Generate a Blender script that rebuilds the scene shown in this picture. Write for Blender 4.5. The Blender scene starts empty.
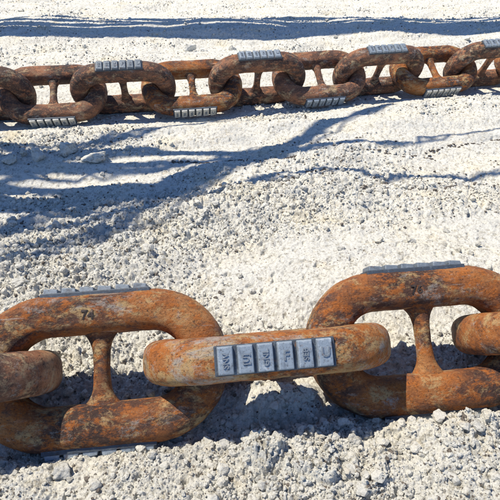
import bpy, bmesh, math, random
import numpy as np
from mathutils import Vector, Matrix

random.seed(7)
rng = np.random.default_rng(11)
S = bpy.context.scene
C = S.collection

# ------------------------------------------------------------------ camera, sky, sun, exposure
CAM_H = 1.58
cam_d = bpy.data.cameras.new('camera')
cam_d.sensor_width = 36.0
cam_d.lens = 36.0
cam_d.clip_start = 0.05
cam_d.clip_end = 2000.0
cam = bpy.data.objects.new('camera', cam_d)
cam.location = (0, 0, CAM_H)
cam.rotation_euler = (math.radians(90 - 35.0), 0, 0)
C.objects.link(cam)
S.camera = cam

SUN = Vector((-0.50, 0.14, 1.0)).normalized()        # towards the sun
elev = math.asin(SUN.z)
azim = math.atan2(SUN.x, SUN.y)                      # clockwise from +Y
W = bpy.data.worlds.new("World")
S.world = W
W.use_nodes = True
wn = W.node_tree
sky = wn.nodes.new('ShaderNodeTexSky')
sky.sky_type = 'NISHITA'
sky.sun_disc = False
sky.sun_elevation = elev
sky.sun_rotation = azim
sky.air_density = 1.0
sky.dust_density = 0.1
sky.ozone_density = 10.0
wn.nodes['Background'].inputs['Strength'].default_value = 0.10
wn.links.new(sky.outputs[0], wn.nodes['Background'].inputs['Color'])
sun_d = bpy.data.lights.new('sun', 'SUN')
sun_d.energy = 4.6
sun_d.angle = math.radians(0.5)
sun_d.color = (1.0, 0.895, 0.735)
sun = bpy.data.objects.new('sun', sun_d)
sun.rotation_euler = SUN.to_track_quat('Z', 'Y').to_euler()
sun.location = (-4, 2, 8)
C.objects.link(sun)
S.view_settings.view_transform = 'Standard'
S.view_settings.look = 'None'
S.view_settings.exposure = 0.42
S.view_settings.gamma = 1.0

# ------------------------------------------------------------------ numeric noise
PERM = np.random.default_rng(3).permutation(4096).astype(np.int64)
GA = np.random.default_rng(4).uniform(0, 2 * np.pi, 4096)
GX, GY = np.cos(GA), np.sin(GA)
R1 = np.random.default_rng(5).uniform(0, 1, 4096)
R2 = np.random.default_rng(6).uniform(0, 1, 4096)
R3 = np.random.default_rng(8).uniform(0, 1, 4096)


def hsh(i, j, s=0):
    return PERM[(PERM[(i + s * 131) & 4095] + j) & 4095]


def perlin(x, y, s=0):
    i = np.floor(x).astype(np.int64); j = np.floor(y).astype(np.int64)
    fx = x - i; fy = y - j
    u = fx * fx * fx * (fx * (fx * 6 - 15) + 10); v = fy * fy * fy * (fy * (fy * 6 - 15) + 10)

    def g(a, b):
        h = hsh(i + a, j + b, s)
        return GX[h] * (fx - a) + GY[h] * (fy - b)
    n = (g(0, 0) * (1 - u) + g(1, 0) * u) * (1 - v) + (g(0, 1) * (1 - u) + g(1, 1) * u) * v
    return n * 1.5


def fbm(x, y, o=4, s=0, gain=0.5):
    t = 0; a = 1
    for k in range(o):
        t = t + a * perlin(x, y, s + k); x = x * 2.03 + 7.1; y = y * 2.03 + 3.7; a *= gain
    return t


def clods(x, y, s=0, keep=0.6):
    """round lumps of uneven size, one per cell at most"""
    i = np.floor(x).astype(np.int64); j = np.floor(y).astype(np.int64)
    best = np.zeros_like(x)
    for a in (-1, 0, 1):
        for b in (-1, 0, 1):
            h = hsh(i + a, j + b, s)
            px = i + a + 0.15 + 0.7 * R1[h]; py = j + b + 0.15 + 0.7 * R2[h]
            r = 0.22 + 0.5 * R3[h]
            r = np.where(R1[(h * 7 + 3) & 4095] < keep, r, 0.0)
            ang = GA[(h * 3 + 1) & 4095]
            dx = x - px; dy = y - py
            ca, sa = np.cos(ang), np.sin(ang)
            ex = (dx * ca + dy * sa); ey = (-dx * sa + dy * ca) * (1.0 + 0.7 * R2[(h * 5) & 4095])
            q = 1 - (np.abs(ex) ** 2.6 + np.abs(ey) ** 2.6) / np.maximum(r, 1e-3) ** 2.6
            v = np.where(r > 0, np.sqrt(np.clip(q, 0, 1)) * r, 0)
            best = np.maximum(best, v)
    return best


def sstep(a, b, x):
    t = np.clip((x - a) / (b - a), 0, 1)
    return t * t * (3 - 2 * t)


def gauss(x, w):
    return np.exp(-(x / w) ** 2)


# ------------------------------------------------------------------ the two chain lines
D = 0.15                                             # bar diameter
HC = 1.36 * D
FA, FC = np.array([-0.530, 1.2285]), np.array([0.660, 1.368])


def front_line(x):
    return FA[1] + (x - FA[0]) * (FC[1] - FA[1]) / (FC[0] - FA[0])


BX = np.array([-3.4, -2.9, -2.31, -1.724, -1.14, -0.52, 0.07, 0.66, 1.22, 1.80, 2.36, 2.95, 3.5])
BY = np.array([4.12, 4.16, 4.22, 4.30, 4.45, 4.54, 4.66, 4.77, 4.95, 5.07, 5.23, 5.38, 5.52])
bcoef = np.polyfit(BX, BY, 3)


def back_line(x):
    return np.polyval(bcoef, np.clip(x, -3.6, 3.7))


# sharp little ledges and cracks in the crust: ground polylines, depth, width
CRACKS = [
    ([(0.62, 3.30), (0.78, 3.55), (1.15, 3.56), (1.42, 3.52)], .08, .060),
    ([(1.35, 3.60), (1.75, 3.74), (2.35, 3.95), (3.2, 4.1)], .08, .060),
    ([(0.70, 2.92), (0.95, 3.06), (1.20, 2.98), (1.60, 3.14), (2.2, 3.08), (2.9, 3.2)], .10, .085),
    ([(-0.60, 3.42), (-0.2, 3.36), (0.05, 3.40), (0.35, 3.50)], .07, .055),
    ([(-0.25, 3.02), (-0.05, 2.92), (0.2, 2.98), (0.40, 3.18), (0.62, 3.28)], .07, .05),
    ([(0.44, 1.21), (0.455, 1.12), (0.50, 1.04)], .025, .012),
]


def polydist(x, y, pts):
    dmin = np.full(x.shape, 1e9)
    for (x0, y0), (x1, y1) in zip(pts[:-1], pts[1:]):
        vx, vy = x1 - x0, y1 - y0
        t = np.clip(((x - x0) * vx + (y - y0) * vy) / (vx * vx + vy * vy), 0, 1)
        dd = np.hypot(x - x0 - t * vx, y - y0 - t * vy)
        dmin = np.minimum(dmin, dd)
    return dmin


def rubble_mask(x, y):
    """0 on the powdery tracks, 1 where the crust is broken into crumbs"""
    yy = y - 0.16 * x
    m = 0.22 + 0.62 * fbm(x * 0.9, yy * 2.2, 3, 20)
    m = m + 0.95 * gauss(y - .40 * x - 2.55, 0.46) * sstep(1.5, 0.3, x) * sstep(-3, -1.4, x)
    m = m + (0.62 + .5 * perlin(x * 2.3 + 4, y * 2.3, 77)) * sstep(1.22, 1.0, yy) + 0.25 * gauss(yy - 2.9, .35)
    m = m + .7 * gauss(y - 3.85 - .1 * x, .28) * sstep(-.4, -1.0, x)
    m = m - 1.1 * gauss(yy - 2.10, 0.24) * sstep(-0.40, 0.25, x)
    m = m - 0.35 * gauss(yy - 3.6, 0.4) - 0.45 * gauss(yy - 5.3, .5)
    return np.clip(m, 0, 1)


def height(x, y, fine=True):
    x = np.asarray(x, float); y = np.asarray(y, float)
    near = sstep(40, 10, np.hypot(x, y))
    yy = y - 0.16 * x
    h = 0.05 * fbm(x * 0.45, y * 0.6, 3, 1) * near
    h = h + 0.045 * fbm(x * 0.55 + 3, yy * 2.6, 3, 6) * near * sstep(1.5, 2.4, y)     # furrows along the tracks
    # far rut behind the far chain
    h = h - 0.10 * gauss(y - 7.1 - 0.04 * x - .08 * perlin(x * .8, y * 0 + 2, 9), 0.33)
    h = h + 0.05 * gauss(y - 8.3 - 0.04 * x, 0.5)
    # foreground chain bed
    dl = y - front_line(x)
    bed = gauss(dl + 0.02, 0.36)
    h = h * (1 - bed * 0.85) - 0.012 * bed
    fr = sstep(-0.17, -0.30, dl + 0.03 * perlin(x * 5, y * 2, 31)) * sstep(-1.5, -.4, dl)
    h = h + fr * (0.058 + 0.02 * sstep(0.2, 0.7, x) + 0.03 * perlin(x * 3.1, y * 3.1, 33))
    h = h + 0.05 * sstep(0.22, 0.50, dl) * sstep(1.6, .7, dl)
    h = h + .105 * np.exp(-(np.abs(x - .115) / .155) ** 4) * np.exp(-(np.abs(y - 1.215) / .088) ** 3)   # rubble under the middle link, heaped up to close the sunlit patch there
    # far chain bed
    db = y - back_line(x)
    bed = gauss(db, 0.42)
    h = h * (1 - bed * 0.8) - 0.03 * bed + 0.03 * gauss(db + 0.62, 0.25)
    if not fine:
        return h
    m = rubble_mask(x, y) * near
    wx = x + 0.02 * perlin(x * 9, y * 9, 50); wy = y + 0.02 * perlin(x * 9 + 5, y * 9, 51)
    far = sstep(5.0, 1.6, y)
    c = 0.050 * clods(wx / .15, wy / .15, 41, .25) * (.10 + .90 * m) * (.4 + .6 * far)
    c = c + 0.040 * clods(wx / .062, wy / .062, 42, .45) * (.06 + .94 * m) * (.5 + .5 * far)
    c = c + 0.026 * clods(wx / .030, wy / .030, 43, .65) * (.10 + .90 * m) * (.35 + .65 * far)
    c = c + 0.012 * clods(wx / .0155, wy / .0155, 44, .75) * (.2 + .8 * m) * far
    c = c + 0.0055 * clods(wx / .0075, wy / .0075, 45, .8) * (.3 + .7 * m) * sstep(3.0, 1.3, y)
    h = h + c * near
    h = h + (0.012 * fbm(x * 7, y * 7, 3, 60) + 0.0075 * fbm(x * 38, y * 38, 4, 64, .6)) * near * (.5 + .8 * m)
    # pits
    p = perlin(x * 22, y * 22, 70)
    h = h - 0.016 * sstep(.42, .7, p) * near
    for k, (pts, dep, wid) in enumerate(CRACKS):
        wob = .035 * perlin(x * 5, y * 5, 80 + k)
        dd = polydist(x, y + wob, pts)
        wk = wid * (.55 + .9 * np.abs(perlin(x * 4.1, y * 1.3, 95 + k)))
        h = h - dep * .12 * sstep(wk * .9, wk * .1, dd)
    return h


# ------------------------------------------------------------------ materials
def mat(name):
    m = bpy.data.materials.new(name); m.use_nodes = True
    nt = m.node_tree
    return m, nt, nt.nodes['Principled BSDF']


def N(nt, t, **k):
    n = nt.nodes.new(t)
    for a, v in k.items():
        if a in n.inputs.keys():
            n.inputs[a].default_value = v
        else:
            setattr(n, a, v)
    return n


def noise(nt, vec, scale, detail=6, rough=.6, dist=0.0):
    n = N(nt, 'ShaderNodeTexNoise'); n.inputs['Scale'].default_value = scale
    n.inputs['Detail'].default_value = detail; n.inputs['Roughness'].default_value = rough
    n.inputs['Distortion'].default_value = dist
    nt.links.new(vec, n.inputs['Vector'])
    return n.outputs['Fac']


def ramp(nt, fac, stops, interp='LINEAR'):
    r = nt.nodes.new('ShaderNodeValToRGB'); cr = r.color_ramp; cr.interpolation = interp
    while len(cr.elements) > 1:
        cr.elements.remove(cr.elements[-1])
    first = True
    for p, c in stops:
        e = cr.elements[0] if first else cr.elements.new(p)
        e.position = p
        e.color = (*c, 1) if not isinstance(c, (int, float)) else (c, c, c, 1)
        first = False
    nt.links.new(fac, r.inputs[0])
    return r.outputs[0]


def mix(nt, fac, a, b, mode='MIX'):
    m = nt.nodes.new('ShaderNodeMix'); m.data_type = 'RGBA'; m.blend_type = mode
    for s, v in ((0, fac), (6, a), (7, b)):
        if isinstance(v, bpy.types.NodeSocket):
            nt.links.new(v, m.inputs[s])
        elif s == 0:
            m.inputs[0].default_value = v
        else:
            m.inputs[s].default_value = (*v, 1)
    return m.outputs[2]


def bump(nt, h, strength, dist, normal=None):
    b = nt.nodes.new('ShaderNodeBump'); b.inputs['Strength'].default_value = strength
    b.inputs['Distance'].default_value = dist
    nt.links.new(h, b.inputs['Height'])
    if normal: nt.links.new(normal, b.inputs['Normal'])
    return b.outputs[0]


def coords(nt, per_object=True):
    tc = nt.nodes.new('ShaderNodeTexCoord')
    if not per_object:
        return tc.outputs['Object']
    oi = nt.nodes.new('ShaderNodeObjectInfo')
    mp = nt.nodes.new('ShaderNodeVectorMath'); mp.operation = 'ADD'
    sc = nt.nodes.new('ShaderNodeVectorMath'); sc.operation = 'SCALE'
    cb = nt.nodes.new('ShaderNodeCombineXYZ')
    for k in range(3): nt.links.new(oi.outputs['Random'], cb.inputs[k])
    nt.links.new(cb.outputs[0], sc.inputs[0]); sc.inputs['Scale'].default_value = 37.0
    nt.links.new(tc.outputs['Object'], mp.inputs[0]); nt.links.new(sc.outputs[0], mp.inputs[1])
    return mp.outputs[0]


def limestone(name, per_object, tint=(1, 1, 1)):
    m, nt, b = mat(name)
    v = coords(nt, per_object)
    if per_object:
        k = nt.nodes.new('ShaderNodeVectorMath'); k.operation = 'SCALE'; k.inputs['Scale'].default_value = .045
        nt.links.new(v, k.inputs[0]); v = k.outputs[0]
    big = noise(nt, v, 2.2, 5, .6)
    col = ramp(nt, big, [(.30, (.62, .63, .60)), (.47, (.74, .745, .70)), (.60, (.77, .755, .67)), (.76, (.69, .63, .46))])
    warm = noise(nt, v, 7, 6, .72)
    col = mix(nt, ramp(nt, warm, [(.58, 0), (.72, .7)]), col, (.66, .56, .38))
    mid = noise(nt, v, 34, 8, .72)
    col = mix(nt, ramp(nt, mid, [(.37, .9), (.48, 0)]), col, (.36, .34, .28))
    fine = noise(nt, v, 120, 7, .75)
    col = mix(nt, ramp(nt, fine, [(.34, .85), (.43, 0)]), col, (.22, .19, .17))
    col = mix(nt, ramp(nt, fine, [(.54, 0), (.68, .8)]), col, (.88, .88, .88))
    vo = nt.nodes.new('ShaderNodeTexVoronoi'); vo.inputs['Scale'].default_value = 48
    nt.links.new(v, vo.inputs['Vector'])
    sp = noise(nt, v, 6, 4, .6)
    spk = nt.nodes.new('ShaderNodeMath'); spk.operation = 'MULTIPLY'
    nt.links.new(ramp(nt, vo.outputs['Distance'], [(.13, 1), (.26, 0)]), spk.inputs[0])
    nt.links.new(ramp(nt, sp, [(.45, 0), (.58, .9)]), spk.inputs[1])
    col = mix(nt, spk.outputs[0], col, (.15, .12, .10))
    if tint != (1, 1, 1):
        col = mix(nt, 1.0, col, tint, 'MULTIPLY')
    nt.links.new(col, b.inputs['Base Color'])
    b.inputs['Roughness'].default_value = .95
    b.inputs['Specular IOR Level'].default_value = .15
    n1 = bump(nt, noise(nt, v, 60, 8, .7), 0.9, .014)
    n2 = bump(nt, noise(nt, v, 260, 6, .7), 0.6, .004, n1)
    nt.links.new(n2, b.inputs['Normal'])
    return m


M_GROUND = limestone('crushed_limestone', False)
M_STONE = limestone('limestone_lump', True)


def rust(name, dark=0.0, orange=0.0, bloom=0.0, sat=1.0):
    m, nt, b = mat(name)
    v = coords(nt)
    st = nt.nodes.new('ShaderNodeMapping'); st.inputs['Scale'].default_value = (.62, 1.0, 1.0)
    nt.links.new(v, st.inputs['Vector']); w = st.outputs[0]
    big = noise(nt, w, 4.2, 8, .60, .25)
    col = ramp(nt, big, [(.34 + dark, (.052, .030, .026)), (.44 + dark, (.110, .052, .036)), (.50 + dark - orange, (.215, .088, .042)),
                         (.57 + dark - orange, (.40, .150, .050)), (.68, (.50, .25, .10))])
    mid = noise(nt, w, 17, 9, .72, .2)
    col = mix(nt, ramp(nt, mid, [(.50, 0), (.64, .75)]), col, (.095, .050, .040))
    m2 = noise(nt, w, 34, 8, .75)
    col = mix(nt, ramp(nt, m2, [(.50 - bloom, 0), (.61 - bloom, .8)]), col, (.50, .165, .038))
    m3 = noise(nt, w, 13, 9, .80, .3)
    col = mix(nt, ramp(nt, m3, [(.535 - bloom, 0), (.62 - bloom, .8)]), col, (.56, .40, .20))
    m4 = noise(nt, w, 9.0, 10, .84, .3)
    col = mix(nt, ramp(nt, m4, [(.565 - bloom, 0), (.65 - bloom, .8)]), col, (.44, .42, .39))
    m5 = noise(nt, w, 12, 9, .78, .2)
    col = mix(nt, ramp(nt, m5, [(.34, .8), (.44, 0)]), col, (.050, .044, .050))
    m6 = noise(nt, v, 110, 6, .75)
    col = mix(nt, ramp(nt, m6, [(.36, .8), (.46, 0)]), col, (.040, .025, .021))
    col = mix(nt, ramp(nt, m6, [(.57, 0), (.68, .5)]), col, (.55, .38, .24))
    # thin bright scratches
    sm = nt.nodes.new('ShaderNodeMapping'); sm.inputs['Rotation'].default_value = (.3, .5, .9); sm.inputs['Scale'].default_value = (4, 60, 30)
    nt.links.new(v, sm.inputs['Vector'])
    sc = noise(nt, sm.outputs[0], 1.0, 2, .5)
    col = mix(nt, ramp(nt, sc, [(.70, 0), (.76, .35)]), col, (.60, .55, .50))
    hs = nt.nodes.new('ShaderNodeHueSaturation'); hs.inputs['Saturation'].default_value = sat
    nt.links.new(col, hs.inputs['Color']); col = hs.outputs[0]
    nt.links.new(col, b.inputs['Base Color'])
    nt.links.new(ramp(nt, mid, [(.35, .48), (.6, .80)]), b.inputs['Roughness'])
    b.inputs['Specular IOR Level'].default_value = .35
    n1 = bump(nt, mid, .8, .028)
    n2 = bump(nt, m6, .8, .006, n1)
    nt.links.new(n2, b.inputs['Normal'])
    return m


M_RUST = rust('rusty_steel', 0.034, 0.030, .012, 1.03)
M_RUST_PALE = rust('lime_dusted_rusty_steel', 0.0, 0.05, .055, 1.04)
M_RUST_DARK = rust('dark_and_shaded_rusty_steel', 0.06, 0.0, 0.0, .86)  # darker rust; its tone also stands in for shadow on the far upright links


def plate_mat(name, base, light, darkc):
    m, nt, b = mat(name)
    v = coords(nt)
    n = noise(nt, v, 22, 7, .65, .5)
    col = ramp(nt, n, [(.32, darkc), (.46, base), (.60, base), (.72, light)])
    n2 = noise(nt, v, 110, 6, .75)
    col = mix(nt, ramp(nt, n2, [(.34, .8), (.45, 0)]), col, (.07, .06, .06))
    col = mix(nt, ramp(nt, n2, [(.57, 0), (.68, .7)]), col, light)
    n3 = noise(nt, v, 30, 6, .7)
    col = mix(nt, ramp(nt, n3, [(.60, 0), (.70, .8)]), col, (.24, .12, .06))
    nt.links.new(col, b.inputs['Base Color'])
    b.inputs['Metallic'].default_value = .25
    b.inputs['Roughness'].default_value = .55
    nt.links.new(bump(nt, n2, .5, .003), b.inputs['Normal'])
    return m


M_PLATE = plate_mat('blue_grey_cast_plate', (.29, .355, .43), (.55, .61, .67), (.17, .21, .26))
M_BASE = plate_mat('dark_plate_base', (.065, .085, .115), (.20, .24, .28), (.03, .04, .05))
M_PALE = plate_mat('pale_cast_plate', (.58, .58, .54), (.78, .77, .72), (.36, .37, .36))
M_SLATE = plate_mat('slate_cast_plate', (.17, .21, .26), (.36, .41, .46), (.09, .11, .14))
M_LETTER = plate_mat('worn_cast_lettering', (.22, .26, .31), (.60, .65, .68), (.14, .17, .20))
M_STAMP = plate_mat('stamped_steel_number', (.055, .040, .034), (.30, .20, .13), (.03, .022, .02))


def simple(name, c1, c2, scale=8, rough=.8):
    m, nt, b = mat(name)
    v = coords(nt)
    n = noise(nt, v, scale, 6, .65)
    nt.links.new(ramp(nt, n, [(.35, c1), (.65, c2)]), b.inputs['Base Color'])
    b.inputs['Roughness'].default_value = rough
    nt.links.new(bump(nt, n, .4, .02), b.inputs['Normal'])
    return m


M_BARK = simple('dead_tree_bark', (.10, .075, .055), (.22, .18, .14), 14)
M_PIPE = simple('weathered_pipe_steel', (.16, .15, .15), (.28, .26, .24), 4, .6)


# ------------------------------------------------------------------ mesh helpers
def np_mesh(name, V, F, smooth=True):
    me = bpy.data.meshes.new(name)
    n = F.shape[1]
    me.vertices.add(len(V)); me.vertices.foreach_set('co', np.ascontiguousarray(V, dtype=np.float32).ravel())
    me.loops.add(F.size); me.loops.foreach_set('vertex_index', np.ascontiguousarray(F, dtype=np.int32).ravel())
    me.polygons.add(len(F)); me.polygons.foreach_set('loop_start', np.arange(0, F.size, n, dtype=np.int32))
    me.update(calc_edges=True)
    me.polygons.foreach_set('use_smooth', np.full(len(F), smooth))
    return me


def link(name, me, m=None, parent=None, kind=None):
    if m is not None and len(me.materials) == 0:
        me.materials.append(m)
    o = bpy.data.objects.new(name, me); C.objects.link(o)
    if parent: o.parent = parent
    if kind: o['kind'] = kind
    return o


def thing(name, label, cat, group=None, loc=(0, 0, 0)):
    o = bpy.data.objects.new(name, None); C.objects.link(o)
    o.empty_display_size = .05
    o.location = loc; o['label'] = label; o['category'] = cat
    if group: o['group'] = group
    return o


def tag(o, label, cat, group=None):
    o['label'] = label; o['category'] = cat
    if group: o['group'] = group
    return o


# ------------------------------------------------------------------ the ground, one sheet
def build_ground():
    nv, nu = 1060, 820
    yd = np.geomspace(0.62, 12.5, nv)
    yfar = np.array([13.5, 15, 18, 23, 32, 50, 90, 180, 400])
    ynear = np.array([-60, -25, -10, -4, -1.5, -.5, 0, .25, .45, .55])
    ys = np.concatenate([ynear, yd, yfar])
    ud = np.linspace(-1, 1, nu)
    uo = np.array([1.03, 1.1, 1.25, 1.6, 2.4, 4, 8, 20, 60])
    us = np.concatenate([-uo[::-1], ud, uo])
    w = 0.54 * np.maximum(ys, 0.6) + 0.36
    X = us[None, :] * w[:, None]
    Y = np.repeat(ys[:, None], len(us), 1)
    x = X.ravel(); y = Y.ravel()
    z = height(x, y)
    V = np.stack([x, y, z], 1)
    a, b = X.shape
    idx = np.arange(a * b).reshape(a, b)
    F = np.stack([idx[:-1, :-1].ravel(), idx[:-1, 1:].ravel(), idx[1:, 1:].ravel(), idx[1:, :-1].ravel()], 1)
    me = np_mesh('ground', V, F, True)
    return link('ground', me, M_GROUND, kind='structure')


build_ground()


# ------------------------------------------------------------------ loose crumbs of limestone
def ico(level):
    bm = bmesh.new(); bmesh.ops.create_icosphere(bm, subdivisions=level, radius=1.0)
    V = np.array([v.co[:] for v in bm.verts]); F = np.array([[v.index for v in f.verts] for f in bm.faces]); bm.free()
    return V, F


def rock_shape(V, r, cuts=7, rough=.07):
    V = V.copy()
    V += r.normal(0, rough, V.shape)
    for _ in range(cuts):
        n = r.normal(0, 1, 3); n /= np.linalg.norm(n)
        d = r.uniform(.55, .9)
        s = V @ n - d
        V = V - np.where(s > 0, s, 0)[:, None] * n * .93
    return V * r.uniform(.72, 1.15, 3)


def scatter(count, level, rmin, rmax, protos, seed, alpha, thr):
    r = np.random.default_rng(seed)
    V0, F0 = ico(level)
    P = [rock_shape(V0, r, 6 if level < 3 else 10, .12 if level == 1 else .10) for _ in range(protos)]
    y = np.exp(r.uniform(np.log(.66), np.log(11.5), count * 5)); x = r.uniform(-1, 1, count * 5) * (0.54 * y + .40)
    m = rubble_mask(x, y)
    cl = .5 + .5 * np.clip(2.5 * perlin(x * 6, y * 6, 123), -1, 1)
    keep = r.uniform(0, 1, count * 5) < (thr * m ** .5 + (1 - thr) * m ** 1.3 * (.2 + .8 * cl))
    x, y, m = x[keep][:count], y[keep][:count], m[keep][:count]
    n = len(x)
    size = np.minimum(rmin * (y + .7) / 1.9 * (1 - r.uniform(0, 1, n)) ** (-1 / alpha), rmax)
    z = height(x, y) + size * r.uniform(-.05, .45, n)
    ang = r.uniform(0, 2 * np.pi, n); tilt = r.uniform(-.6, .6, n)
    Vs = np.empty((n, len(V0), 3)); pid = r.integers(0, protos, n)
    for k in range(protos):
        s = pid == k
        v = P[k][None] * size[s][:, None, None]
        ct, st = np.cos(tilt[s])[:, None], np.sin(tilt[s])[:, None]
        vy = v[:, :, 1] * ct - v[:, :, 2] * st; vz = v[:, :, 1] * st + v[:, :, 2] * ct
        ca, sa = np.cos(ang[s])[:, None], np.sin(ang[s])[:, None]
        Vs[s] = np.stack([v[:, :, 0] * ca - vy * sa + x[s][:, None], v[:, :, 0] * sa + vy * ca + y[s][:, None], vz * .85 + z[s][:, None]], 2)
    F = (F0[None] + (np.arange(n) * len(V0))[:, None, None]).reshape(-1, 3)
    return Vs.reshape(-1, 3), F


Vg, Fg = scatter(38000, 1, .0021, .011, 14, 21, 2.3, .06)
tag(link('limestone_gravel', np_mesh('limestone_gravel', Vg, Fg, False), M_GROUND, kind='stuff'),
    'fine white limestone crumbs strewn all over the ground', 'gravel')
Vg, Fg = scatter(4000, 2, .0055, .022, 14, 22, 2.2, .02)
tag(link('limestone_rubble', np_mesh('limestone_rubble', Vg, Fg, False), M_GROUND, kind='stuff'),
    'coarser white limestone rubble lying in patches on the ground', 'rubble')

M_DARK = simple('dark_gravel_and_shade_stone', (.06, .05, .045), (.17, .15, .13), 60, .9)
Vg, Fg = scatter(5200, 1, .0026, .011, 8, 23, 2.6, .25)
Vc, Fc = ico(1)
parts_v, parts_f, off = [Vg], [Fg], len(Vg)
for (pts, dep, wid) in CRACKS[:5]:  # dark stones strung along the cracks, standing in for the ledge shadows
    for (x0, y0), (x1, y1) in zip(pts[:-1], pts[1:]):
        for _ in range(int(math.hypot(x1 - x0, y1 - y0) * 60)):
            t = rng.uniform(); x = x0 + t * (x1 - x0); y = y0 + t * (y1 - y0)
            y = y - .035 * float(perlin(np.array([x * 5]), np.array([y * 5]), 80 + CRACKS.index((pts, dep, wid)))[0]) + rng.normal(0, wid * .16)
            r_ = rng.uniform(.006, .014)
            z = float(height([x], [y])[0]) + r_ * .2
            parts_v.append(rock_shape(Vc, rng, 5, .1) * r_ * [1.4, 1, .7] + [x, y, z]); parts_f.append(Fc + off); off += len(Vc)
Vg = np.concatenate(parts_v); Fg = np.concatenate(parts_f)
tag(link('dark_gravel_and_crack_shade', np_mesh('dark_gravel_and_crack_shade', Vg, Fg, False), M_DARK, kind='stuff'),
    'small dark brown pebbles sprinkled through the white limestone, and dark stones as shade along the cracks', 'gravel')

# ------------------------------------------------------------------ lumps one can pick out
V3, F3 = ico(4)


def lump_mesh(seed, name='limestone_lump'):
    r = np.random.default_rng(seed)
    V = rock_shape(V3, r, 13, 0.0)
    n = perlin(V[:, 0] * 2.1 + seed, V[:, 1] * 2.1 + V[:, 2] * 1.7, 7) * .20 + perlin(V[:, 0] * 6 + V[:, 2] * 5, V[:, 1] * 6 + seed, 8) * .11
    return np_mesh(name, V * (1 + n)[:, None], F3, True)


LUMPS = [lump_mesh(200 + k) for k in range(9)]
for me in LUMPS: me.materials.append(M_STONE)
GROUP = 'lumps of limestone lying loose'


def lump(px, py, sx, sy, sz, rz, k, label, sink=.3, cat='stone'):
    o = bpy.data.objects.new('limestone_lump', LUMPS[k % 9]); C.objects.link(o)
    o.scale = (sx, sy, sz)
    o.rotation_euler = (random.uniform(-.25, .25), random.uniform(-.25, .25), rz)
    o.location = (px, py, float(height([px], [py], False)[0]) + sz * (1 - sink) * .75)
    tag(o, label, cat, GROUP)
    return o


def gp(u, v, z=0.0):
    """where a view line through the photograph's grid meets the ground (used once, to read off a survey)"""
    e = math.radians(35); a = (u - 250) / 500; b = (v - 250) / 500
    d = (a, math.cos(e) - b * math.sin(e), -math.sin(e) - b * math.cos(e))
    t = (z - CAM_H) / d[2]
    return d[0] * t, d[1] * t


SP = [
    (67, 152, .070, .065, .085, .4, 0, 'tallest blocky stone in the blue shade below the far chain'),
    (94, 156, .100, .060, .055, .1, 1, 'low wide slab stone just right of the tallest shaded stone'),
    (38, 157, .060, .050, .060, .9, 2, 'shaded angular stone just left of the tallest blocky one'),
    (10, 160, .055, .050, .045, 1.9, 3, 'shaded stone nearest the left edge below the far chain'),
    (24, 155, .038, .034, .036, 2.6, 4, 'small shaded stone between two larger ones at far left'),
    (22, 291, .050, .034, .028, .3, 5, 'pale greenish oval stone above the left foreground link'),
    (308, 404, .045, .026, .030, -.1, 6, 'bright white stone in the blue shade under the edge-on link'),
    (434, 430, .040, .036, .022, .2, 7, 'big white lump touching the right foreground link from below'),
    (470, 438, .045, .036, .020, 1.2, 8, 'broad white lump at lower right beside the right foreground link'),
    (188, 42, .110, .090, .085, .5, 0, 'white lump heaped at the edge of the far shadow band, left of centre'),
    (204, 44, .075, .060, .055, 2.5, 3, 'smaller white lump beside the heaped one behind the far chain'),
    (232, 40, .065, .050, .050, 1.5, 2, 'small white lump behind the second far plate from the left'),
    (240, 282, .020, .018, .016, .6, 4, 'small dark-sided pebble between the two tilted foreground links'),
    (400, 40, .120, .070, .050, .2, 1, 'low white lump on the rim of the far shadow band at right'),
    (78, 298, .030, .022, .020, .2, 2, 'grey pebble resting just behind the left plate of the front chain'),
    (352, 452, .030, .024, .022, .2, 5, 'rounded white lump on the near slope below centre right'),
    (66, 478, .034, .030, .026, 1.1, 6, 'rounded white lump near the bottom left corner'),
    (208, 444, .030, .026, .022, 2.2, 7, 'pale lump on the lower edge of the shade under the chain'),
]
for (u, v, sx, sy, sz, rz, k, lab) in SP:
    x, y = gp(u, v, .02)
    lump(x, y, sx, sy, sz, rz, k, lab)

zones = [
    ('white limestone lump in the rubble in front of the foreground chain', (0, 500, 448, 498), 24, (.009, .018)),
    ('white limestone lump in the crumbly strip between the two chains', (0, 500, 165, 262), 60, (.014, .034)),
    ('white limestone lump on the flat ground behind the far chain', (0, 500, 2, 50), 18, (.030, .055)),
]
for lab, (u0, u1, v0, v1), n, (r0, r1) in zones:
    for k in range(n):
        u = random.uniform(u0, u1); v = random.uniform(v0, v1)
        x, y = gp(u, v, .02)
        s = r0 + (r1 - r0) * random.random() ** 2.2
        lump(x, y, s * random.uniform(.8, 1.3), s * random.uniform(.7, 1.1), s * random.uniform(.6, .95), random.uniform(0, 6.28),
             random.randrange(9), lab, .35)


# ------------------------------------------------------------------ chain links
RB = 1.30 * D           # radius of the end bends, centreline
HS = 1.20 * D           # half length of the straight bars


def stadium(s):
    """centreline point, tangent; s in 0..1 counted from the middle of the upper bar"""
    L = 4 * HS + 2 * math.pi * RB
    q = (s % 1.0) * L
    if q < HS: return (q, RB), (1, 0)
    q -= HS
    if q < math.pi * RB:
        a = math.pi / 2 - q / RB
        return (HS + RB * math.cos(a), RB * math.sin(a)), (math.sin(a), -math.cos(a))
    q -= math.pi * RB
    if q < 2 * HS: return (HS - q, -RB), (-1, 0)
    q -= 2 * HS
    if q < math.pi * RB:
        a = -math.pi / 2 - q / RB
        return (-HS + RB * math.cos(a), RB * math.sin(a)), (math.sin(a), -math.cos(a))
    q -= math.pi * RB
    return (-HS + q, RB), (1, 0)


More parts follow.
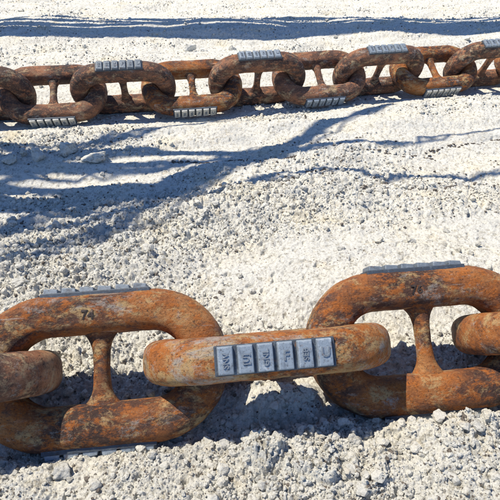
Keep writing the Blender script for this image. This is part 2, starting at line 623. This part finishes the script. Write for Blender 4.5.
def loop_mesh(seed, nl=190, nc=40):
    V = np.zeros((nl, nc, 3))
    for i in range(nl):
        (cx, cy), (tx, ty) = stadium(i / nl)
        nx, ny = -ty, tx                                    # outward normal in plane
        end = sstep(HS * .9, HS + RB, abs(cx))
        ro = 0.5 * D * (1 + .05 * end)                       # in plane
        rn = 0.5 * D * (1 + .04 * end)
        for j in range(nc):
            a = 2 * math.pi * j / nc
            c_, s_ = math.cos(a), math.sin(a)
            e = .76                                          # slightly squared section
            ca = math.copysign(abs(c_) ** e, c_); sa = math.copysign(abs(s_) ** e, s_)
            V[i, j] = (cx + nx * ro * ca, cy + ny * ro * ca, rn * sa)
    P = V.reshape(-1, 3)
    # uneven forged, pitted skin
    cen = np.zeros_like(P)
    for i in range(nl):
        (cx, cy), _ = stadium(i / nl); cen[i * nc:(i + 1) * nc, :2] = (cx, cy)
    nrm = (P - cen); nrm /= np.linalg.norm(nrm, axis=1)[:, None]
    k = 1 / D
    a, b, c = P[:, 0] * k, P[:, 1] * k, P[:, 2] * k
    n = .012 * perlin(a * 1.1 + c * .9 + seed, b * 1.1 - c * .8, 1) + .009 * perlin(a * 3.2 + c * 2.1, b * 3.2 + seed - c * 2.6, 2) \
        + .005 * perlin(a * 8 + c * 6, b * 8 - c * 7 + seed, 3)
    P = P + nrm * (n * D)[:, None]
    ii = np.arange(nl)[:, None]; jj = np.arange(nc)[None]
    f = lambda i, j: ((i % nl) * nc + (j % nc)).ravel()
    F = np.stack([f(ii, jj), f(ii + 1 + 0 * jj, jj + 0 * ii), f(ii + 1, jj + 1), f(ii, jj + 1)], 1)
    return np_mesh('loop', P, F[:, ::-1], True)


def stud_mesh(seed, nt=46, nc=28):
    V = np.zeros((nt, nc, 3)); T = 1.06 * D
    for i in range(nt):
        t = -T + 2 * T * i / (nt - 1)
        q = abs(t) / T
        rx = D * (.19 + .48 * max(0, (q - .30) / .70) ** 2.5 + .05 * q)
        rz = D * (.215 + .20 * max(0, (q - .45) / .55) ** 2.2)
        for j in range(nc):
            a = 2 * math.pi * j / nc
            V[i, j] = (rx * math.cos(a), t, rz * math.sin(a))
    P = V.reshape(-1, 3); k = 1 / D
    n = .03 * perlin(P[:, 0] * k * 3 + seed, P[:, 1] * k * 3 + P[:, 2] * k * 3, 5)
    P[:, 0] *= 1 + n; P[:, 2] *= 1 + n
    idx = np.arange(nt * nc).reshape(nt, nc)
    j2 = (np.arange(nc) + 1) % nc
    F = np.stack([idx[:-1].ravel(), idx[1:].ravel(), idx[1:][:, j2].ravel(), idx[:-1][:, j2].ravel()], 1)
    return np_mesh('stud', P, F, True)


def bevel_box(x0, x1, y0, y1, z0, z1, bev, top_in=0, seg=2):
    bm = bmesh.new()
    vs = [bm.verts.new((x, y, z)) for z in (z0, z1) for (x, y) in
          ((x0 + (top_in if z == z1 else 0), y0 + (top_in if z == z1 else 0)), (x1 - (top_in if z == z1 else 0), y0 + (top_in if z == z1 else 0)),
           (x1 - (top_in if z == z1 else 0), y1 - (top_in if z == z1 else 0)), (x0 + (top_in if z == z1 else 0), y1 - (top_in if z == z1 else 0)))]
    for q in ((3, 2, 1, 0), (4, 5, 6, 7), (0, 1, 5, 4), (1, 2, 6, 5), (2, 3, 7, 6), (3, 0, 4, 7)):
        bm.faces.new([vs[i] for i in q])
    bmesh.ops.bevel(bm, geom=bm.edges[:], offset=bev, segments=seg, profile=.6, affect='EDGES')
    return bm


def bm_mesh(bm, name, smooth=False):
    me = bpy.data.meshes.new(name)
    bmesh.ops.recalc_face_normals(bm, faces=bm.faces)
    bm.to_mesh(me); bm.free()
    me.polygons.foreach_set('use_smooth', np.full(len(me.polygons), smooth))
    return me


# plate space: x along the bar, y across, z outward from the bar's axis
PW = .315 * D
base_me = bm_mesh(bevel_box(-1.34 * D, 1.24 * D, -PW, PW, .28 * D, .535 * D, .025 * D), 'plate_base')
base_me.materials.append(M_BASE)
tile_meshes = []
for k in range(6):
    bm = bevel_box(-.200 * D, .150 * D, -PW * .95, PW * .95, .50 * D, .645 * D, .022 * D, .022 * D, 2)
    for v in bm.verts:
        if v.co.z > .6 * D:                                  # worn, slightly sloping top
            v.co.z -= .10 * (v.co.x + .1 * D)
    me = bm_mesh(bm, 'raised_tile', False); me.materials.append(M_PLATE); tile_meshes.append(me)


def text_mesh(txt, size, depth, name, m, bold=.0):
    cu = bpy.data.curves.new('t', 'FONT'); cu.body = txt; cu.size = size; cu.extrude = depth
    cu.align_x = 'CENTER'; cu.align_y = 'CENTER'; cu.offset = bold; cu.resolution_u = 2
    cu.bevel_depth = 0.0
    o = bpy.data.objects.new('t', cu); C.objects.link(o)
    dg = bpy.context.evaluated_depsgraph_get()
    me = bpy.data.meshes.new_from_object(o.evaluated_get(dg))
    bpy.data.objects.remove(o); me.name = name
    me.materials.clear(); me.materials.append(m)
    return me


TXT = ['SNV', '[U]', 'GNL', 'F', 'SEB', 'U']
letter_meshes = []
for t in TXT:
    big = len(t) == 1
    me = text_mesh(t, (.30 if big else .175) * D, .026 * D, 'raised_lettering', M_LETTER, .004 * D)
    me.transform(Matrix.Rotation(math.pi / 2, 4, 'Z') if not big else Matrix.Identity(4))
    for v in me.vertices:
        v.co.z += .642 * D - .10 * (v.co.x + .1 * D)
    letter_meshes.append(me)
# a raised rim round the single letters
num_74 = text_mesh('74', .30 * D, .02 * D, 'stamped_number', M_STAMP, .006 * D)
num_76 = text_mesh('76', .30 * D, .02 * D, 'stamped_number', M_STAMP, .006 * D)


for me in (num_74, num_76):
    for v in me.vertices:
        a = math.radians(97) - v.co.y / (.5 * D)
        r = .508 * D + v.co.z
        v.co = (v.co.x, r * math.cos(a), r * math.sin(a))


def add_plate(parent, side, lettering=True, tile_mat=None):
    """side +1: on the outside of the upper bar, -1: on the outside of the lower bar"""
    b = link('marking_plate', base_me, None, parent)
    if side > 0:   # z_plate -> +y_link, y_plate -> -z_link
        M3 = Matrix(((1, 0, 0), (0, 0, 1), (0, -1, 0)))
    else:
        M3 = Matrix(((1, 0, 0), (0, 0, -1), (0, 1, 0)))
    b.matrix_local = Matrix.Translation((0, side * RB, 0)) @ M3.to_4x4()
    for k in range(6):
        x = (-1.08 + .422 * k) * D
        t = link('raised_tile', tile_meshes[k], None, b)
        t.location = (x, 0, 0)
        if tile_mat:
            t.material_slots[0].link = 'OBJECT'; t.material_slots[0].material = tile_mat
        if lettering:
            l = link('raised_lettering', letter_meshes[k], None, b)
            l.location = (x - .022 * D, 0, 0)
    return b


loops = [loop_mesh(s) for s in (0, 13, 29)]
studs = [stud_mesh(s) for s in (0, 4, 9)]


def make_link(cx, cy, cz, heading, roll, pitch, seed, label, group, mt=None, number=None, tile_mat=None, upper=True):
    """roll: angle of the link's plane above the ground, measured from +Y"""
    t = thing('chain_link', label, 'chain link', group)
    rot = Matrix.Rotation(heading, 4, 'Z') @ Matrix.Rotation(-pitch, 4, 'Y') @ Matrix.Rotation(roll, 4, 'X')
    t.matrix_world = Matrix.Translation((cx, cy, cz)) @ rot
    mt = mt or M_RUST
    lo = bpy.data.objects.new('loop', loops[seed % 3]); C.objects.link(lo); lo.parent = t
    st = bpy.data.objects.new('stud', studs[seed % 3]); C.objects.link(st); st.parent = t
    for o in (lo, st):
        if len(o.data.materials) == 0: o.data.materials.append(mt)
        o.material_slots[0].link = 'OBJECT'; o.material_slots[0].material = mt
    if upper: add_plate(t, 1, True, M_SLATE if number else tile_mat)
    add_plate(t, -1, True, tile_mat)
    if number:
        n = link('stamped_number', number, None, t)          # wrapped round the face of the upper bar, just left of the stud
        n.location = (-.20 * D, RB, 0)
    return t


# foreground chain: every second link leans back and shows its face, the others stand edge-on to us
hd = math.atan2(FC[1] - FA[1], FC[0] - FA[0])
dx, dy = math.cos(hd) * 4 * D, math.sin(hd) * 4 * D
FG = 'links of the heavy chain in the foreground'
mid = FA + (FC - FA) / 2
R_ = math.radians
front = [
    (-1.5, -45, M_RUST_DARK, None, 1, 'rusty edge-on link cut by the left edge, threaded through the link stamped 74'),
    (-.5, 44, M_RUST, num_74, 0, 'large face-on rusty link stamped 74 above its stud in the left foreground'),
    (.5, -44, M_RUST_PALE, None, 2, 'edge-on rusty link in the centre foreground with six grey lettered tiles facing the viewer'),
    (1.5, 45, M_RUST, num_76, 1, 'large face-on rusty link stamped 76 above its stud in the right foreground'),
    (2.5, -45, M_RUST, None, 0, 'bright orange edge-on link cut by the right edge, threaded through the link stamped 76'),
]
for k, roll, mt, num, sd, lab in front:
    x = mid[0] + dx * (k - .5); y = mid[1] + dy * (k - .5)
    z = HC + (0.004 if roll < 0 else 0)
    make_link(x, y, z, hd, R_(roll), 0.0, sd, lab, FG, mt, num)

# far chain: walk along its line in steps of four bar diameters
BG = 'links of the far chain'
xs = [-0.52]
def step(x, sgn):
    lo_, hi_ = 0, 4 * D * 1.2
    y0 = back_line(x)
    for _ in range(40):
        m_ = (lo_ + hi_) / 2
        if math.hypot(m_, back_line(x + sgn * m_) - y0) < 4 * D: lo_ = m_
        else: hi_ = m_
    return x + sgn * (lo_ + hi_) / 2
for _ in range(6): xs.append(step(xs[-1], 1))
xl = [-0.52]
for _ in range(4): xl.append(step(xl[-1], -1))
chain_x = xl[:0:-1] + xs
labs = {
    -4: 'far chain link out at the left, only its bend reaching the picture edge',
    -3: 'dark upright far link cut by the left edge of the picture',
    -2: 'leftmost whole flat far link with a pale plate along its lower bar',
    -1: 'upright far link with a dark blue plate, third from the left edge',
    0: 'flat far link left of centre with a pale six-ridged plate on its lower bar',
    1: 'upright far link at the centre with a dark and white ridged plate on top',
    2: 'flat far link right of centre with a bluish plate on its lower bar',
    3: 'upright far link right of centre, its ridged plate touching the far shadow band',
    4: 'bright orange flat far link with a greenish pale plate on its lower bar',
    5: 'upright far link at the right edge with white ridges on top',
    6: 'flat far link beyond the right edge, hooked into the last upright one',
}
for i, x in enumerate(chain_x):
    k = i - 4
    y = back_line(x)
    sl = (back_line(x + .01) - back_line(x - .01)) / .02
    flat = (k % 2 == 0)
    roll = R_(random.uniform(29, 38)) if flat else R_(180 - random.uniform(57, 66))
    if not flat: roll -= math.pi                                # -(57): upper bar leans towards us
    z = (1.30 if flat else 1.42) * D + float(height([x], [y], False)[0]) + .035
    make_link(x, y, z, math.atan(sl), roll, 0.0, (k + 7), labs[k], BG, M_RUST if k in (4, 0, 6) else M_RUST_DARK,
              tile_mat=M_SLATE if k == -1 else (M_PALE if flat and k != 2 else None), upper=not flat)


# ------------------------------------------------------------------ unseen casters added outside the picture to throw the long shadows
def tube(pts, radii, nc=12):
    bm = bmesh.new(); rings = []
    for i, p in enumerate(pts):
        p = Vector(p)
        a = Vector(pts[min(i + 1, len(pts) - 1)]) - Vector(pts[max(i - 1, 0)])
        q = a.to_track_quat('Z', 'Y')
        rings.append([bm.verts.new(p + q @ Vector((radii[i] * math.cos(6.2832 * j / nc), radii[i] * math.sin(6.2832 * j / nc), 0))) for j in range(nc)])
    for r0, r1 in zip(rings[:-1], rings[1:]):
        for j in range(nc):
            bm.faces.new((r0[j], r0[(j + 1) % nc], r1[(j + 1) % nc], r1[j]))
    bm.faces.new(rings[0][::-1]); bm.faces.new(rings[-1])
    return bm


sx_, sy_ = SUN.x / SUN.z, SUN.y / SUN.z


def over(g, z):
    return (g[0] + sx_ * z, g[1] + sy_ * z, z)


def wobble(pts, n, amp, seed):
    r = random.Random(seed); out = []
    for (a, b) in zip(pts[:-1], pts[1:]):
        for k in range(n):
            t = k / n
            out.append(tuple(a[i] + (b[i] - a[i]) * t + r.uniform(-amp, amp) for i in range(3)))
    out.append(pts[-1])
    return out


# pipe rack added out of view, high up, to cast the far shadow band
rack = thing('added_pipe_rack', 'unseen pipe rack added overhead to cast the straight shadow band behind the far chain', 'pipe rack')
HZ = 4.2
def rack_pipe(y_ground, r, z):
    a = over((-13, y_ground - .05 * 13), z); b = over((16, y_ground + .05 * 16), z)
    link('pipe', bm_mesh(tube([a, b], [r, r], 20), 'pipe', True), M_PIPE, rack)
rack_pipe(7.85, .27, HZ)
rack_pipe(8.26, .10, HZ)
rack_pipe(8.50, .08, HZ)
rack_pipe(8.72, .07, HZ)
for gx in (-12.5, 15.5):
    p = over((gx, 7.5 + .05 * gx), HZ - .3)
    bm = tube([(p[0], p[1] - .1, -.1), (p[0], p[1] - .1, HZ - .35)], [.14, .14], 12)
    link('post', bm_mesh(bm, 'post', True), M_PIPE, rack)
    bm = tube([(p[0], p[1] - .7, HZ - .38), (p[0], p[1] + 1.2, HZ - .38)], [.09, .09], 8)
    link('crossbeam', bm_mesh(bm, 'crossbeam', True), M_PIPE, rack)

tree = thing('added_bare_tree', 'unseen bare tree added out of view to cast the shadow streaks between the chains', 'tree', None, (0, 0, 0))  # unseen tree, put in so its limbs cast the ground streaks
root = (-6.6, 3.6, -.2)
fork = (-6.0, 3.6, 2.3)
link('trunk', bm_mesh(tube(wobble([root, fork], 6, .03, 1), [.30 - .012 * i for i in range(7)], 14), 'trunk', True), M_BARK, tree)


def branch(gpts, z0, z1, r0, r1, seed):
    n = len(gpts)
    pts = [fork] + [over(g, z0 + (z1 - z0) * i / (n - 1)) for i, g in enumerate(gpts)]
    pts = wobble(pts, 4, .025, seed)
    m = len(pts)
    rad = [r0 + (r1 - r0) * i / (m - 1) for i in range(m)]
    link('branch', bm_mesh(tube(pts, rad, 10), 'branch', True), M_BARK, tree)


branch([gp(-120, 222), gp(0, 206), gp(90, 199), gp(170, 186), gp(250, 160), gp(340, 124), gp(395, 106)], 2.6, 4.4, .15, .05, 2)
branch([gp(-160, 160), gp(0, 159), gp(60, 155), gp(140, 151), gp(230, 154), gp(330, 150)], 2.6, 3.6, .18, .012, 4)


def twigs(gpts, n, spread, z0, z1, r0, r1, seed):  # thin limbs laid out sunward of each streak to cast its broken shade
    r = random.Random(seed)
    for k in range(n):
        off = r.gauss(0, spread); a = r.randrange(0, 2)
        g = [(p[0] + r.gauss(0, .05), p[1] + off * (1 - .5 * i / len(gpts)) + r.gauss(0, spread * .45)) for i, p in enumerate(gpts)]
        if k % 2: g = g[:max(3, len(g) - r.randrange(0, 3))]
        q = r.uniform(.6, 1.2)
        zz = r.uniform(-.4, .9)
        n_ = len(g)
        pts = [fork] + [over(p, z0 + zz + (z1 - z0) * i / (n_ - 1)) for i, p in enumerate(g)]
        pts = wobble(pts, 4, .03, seed * 50 + k)
        m = len(pts)
        link('twig', bm_mesh(tube(pts, [q * (r0 + (r1 - r0) * i / (m - 1)) for i in range(m)], 7), 'twig', True), M_BARK, tree)


twigs([gp(-160, 292), gp(-60, 276), gp(0, 258), gp(80, 234), gp(150, 205), gp(215, 174)], 4, .16, 3.2, 4.6, .045, .012, 3)
twigs([gp(-60, 245), gp(40, 222), gp(120, 208), gp(200, 186), gp(260, 158)], 4, .09, 3.2, 4.4, .045, .012, 5)
twigs([gp(-60, 180), gp(0, 176), gp(60, 170), gp(110, 168), gp(180, 160)], 3, .07, 3.0, 4.0, .05, .012, 6)
twigs([gp(-60, 140), gp(40, 150), gp(110, 140), gp(170, 128), gp(240, 118)], 4, .12, 3.2, 4.4, .05, .012, 7)
twigs([gp(150, 192), gp(200, 176), gp(260, 158), gp(330, 132), gp(380, 112)], 6, .14, 3.6, 4.8, .05, .012, 8)
twigs([gp(200, 196), gp(290, 176), gp(345, 168), gp(385, 178), gp(430, 174), gp(500, 170), gp(560, 166)], 2, .02, 3.6, 4.2, .030, .018, 9)
twigs([gp(200, 160), gp(290, 150), gp(350, 146), gp(400, 146), gp(450, 137), gp(520, 129)], 2, .02, 3.6, 4.2, .026, .014, 10)
print('scene built', len(bpy.data.objects))
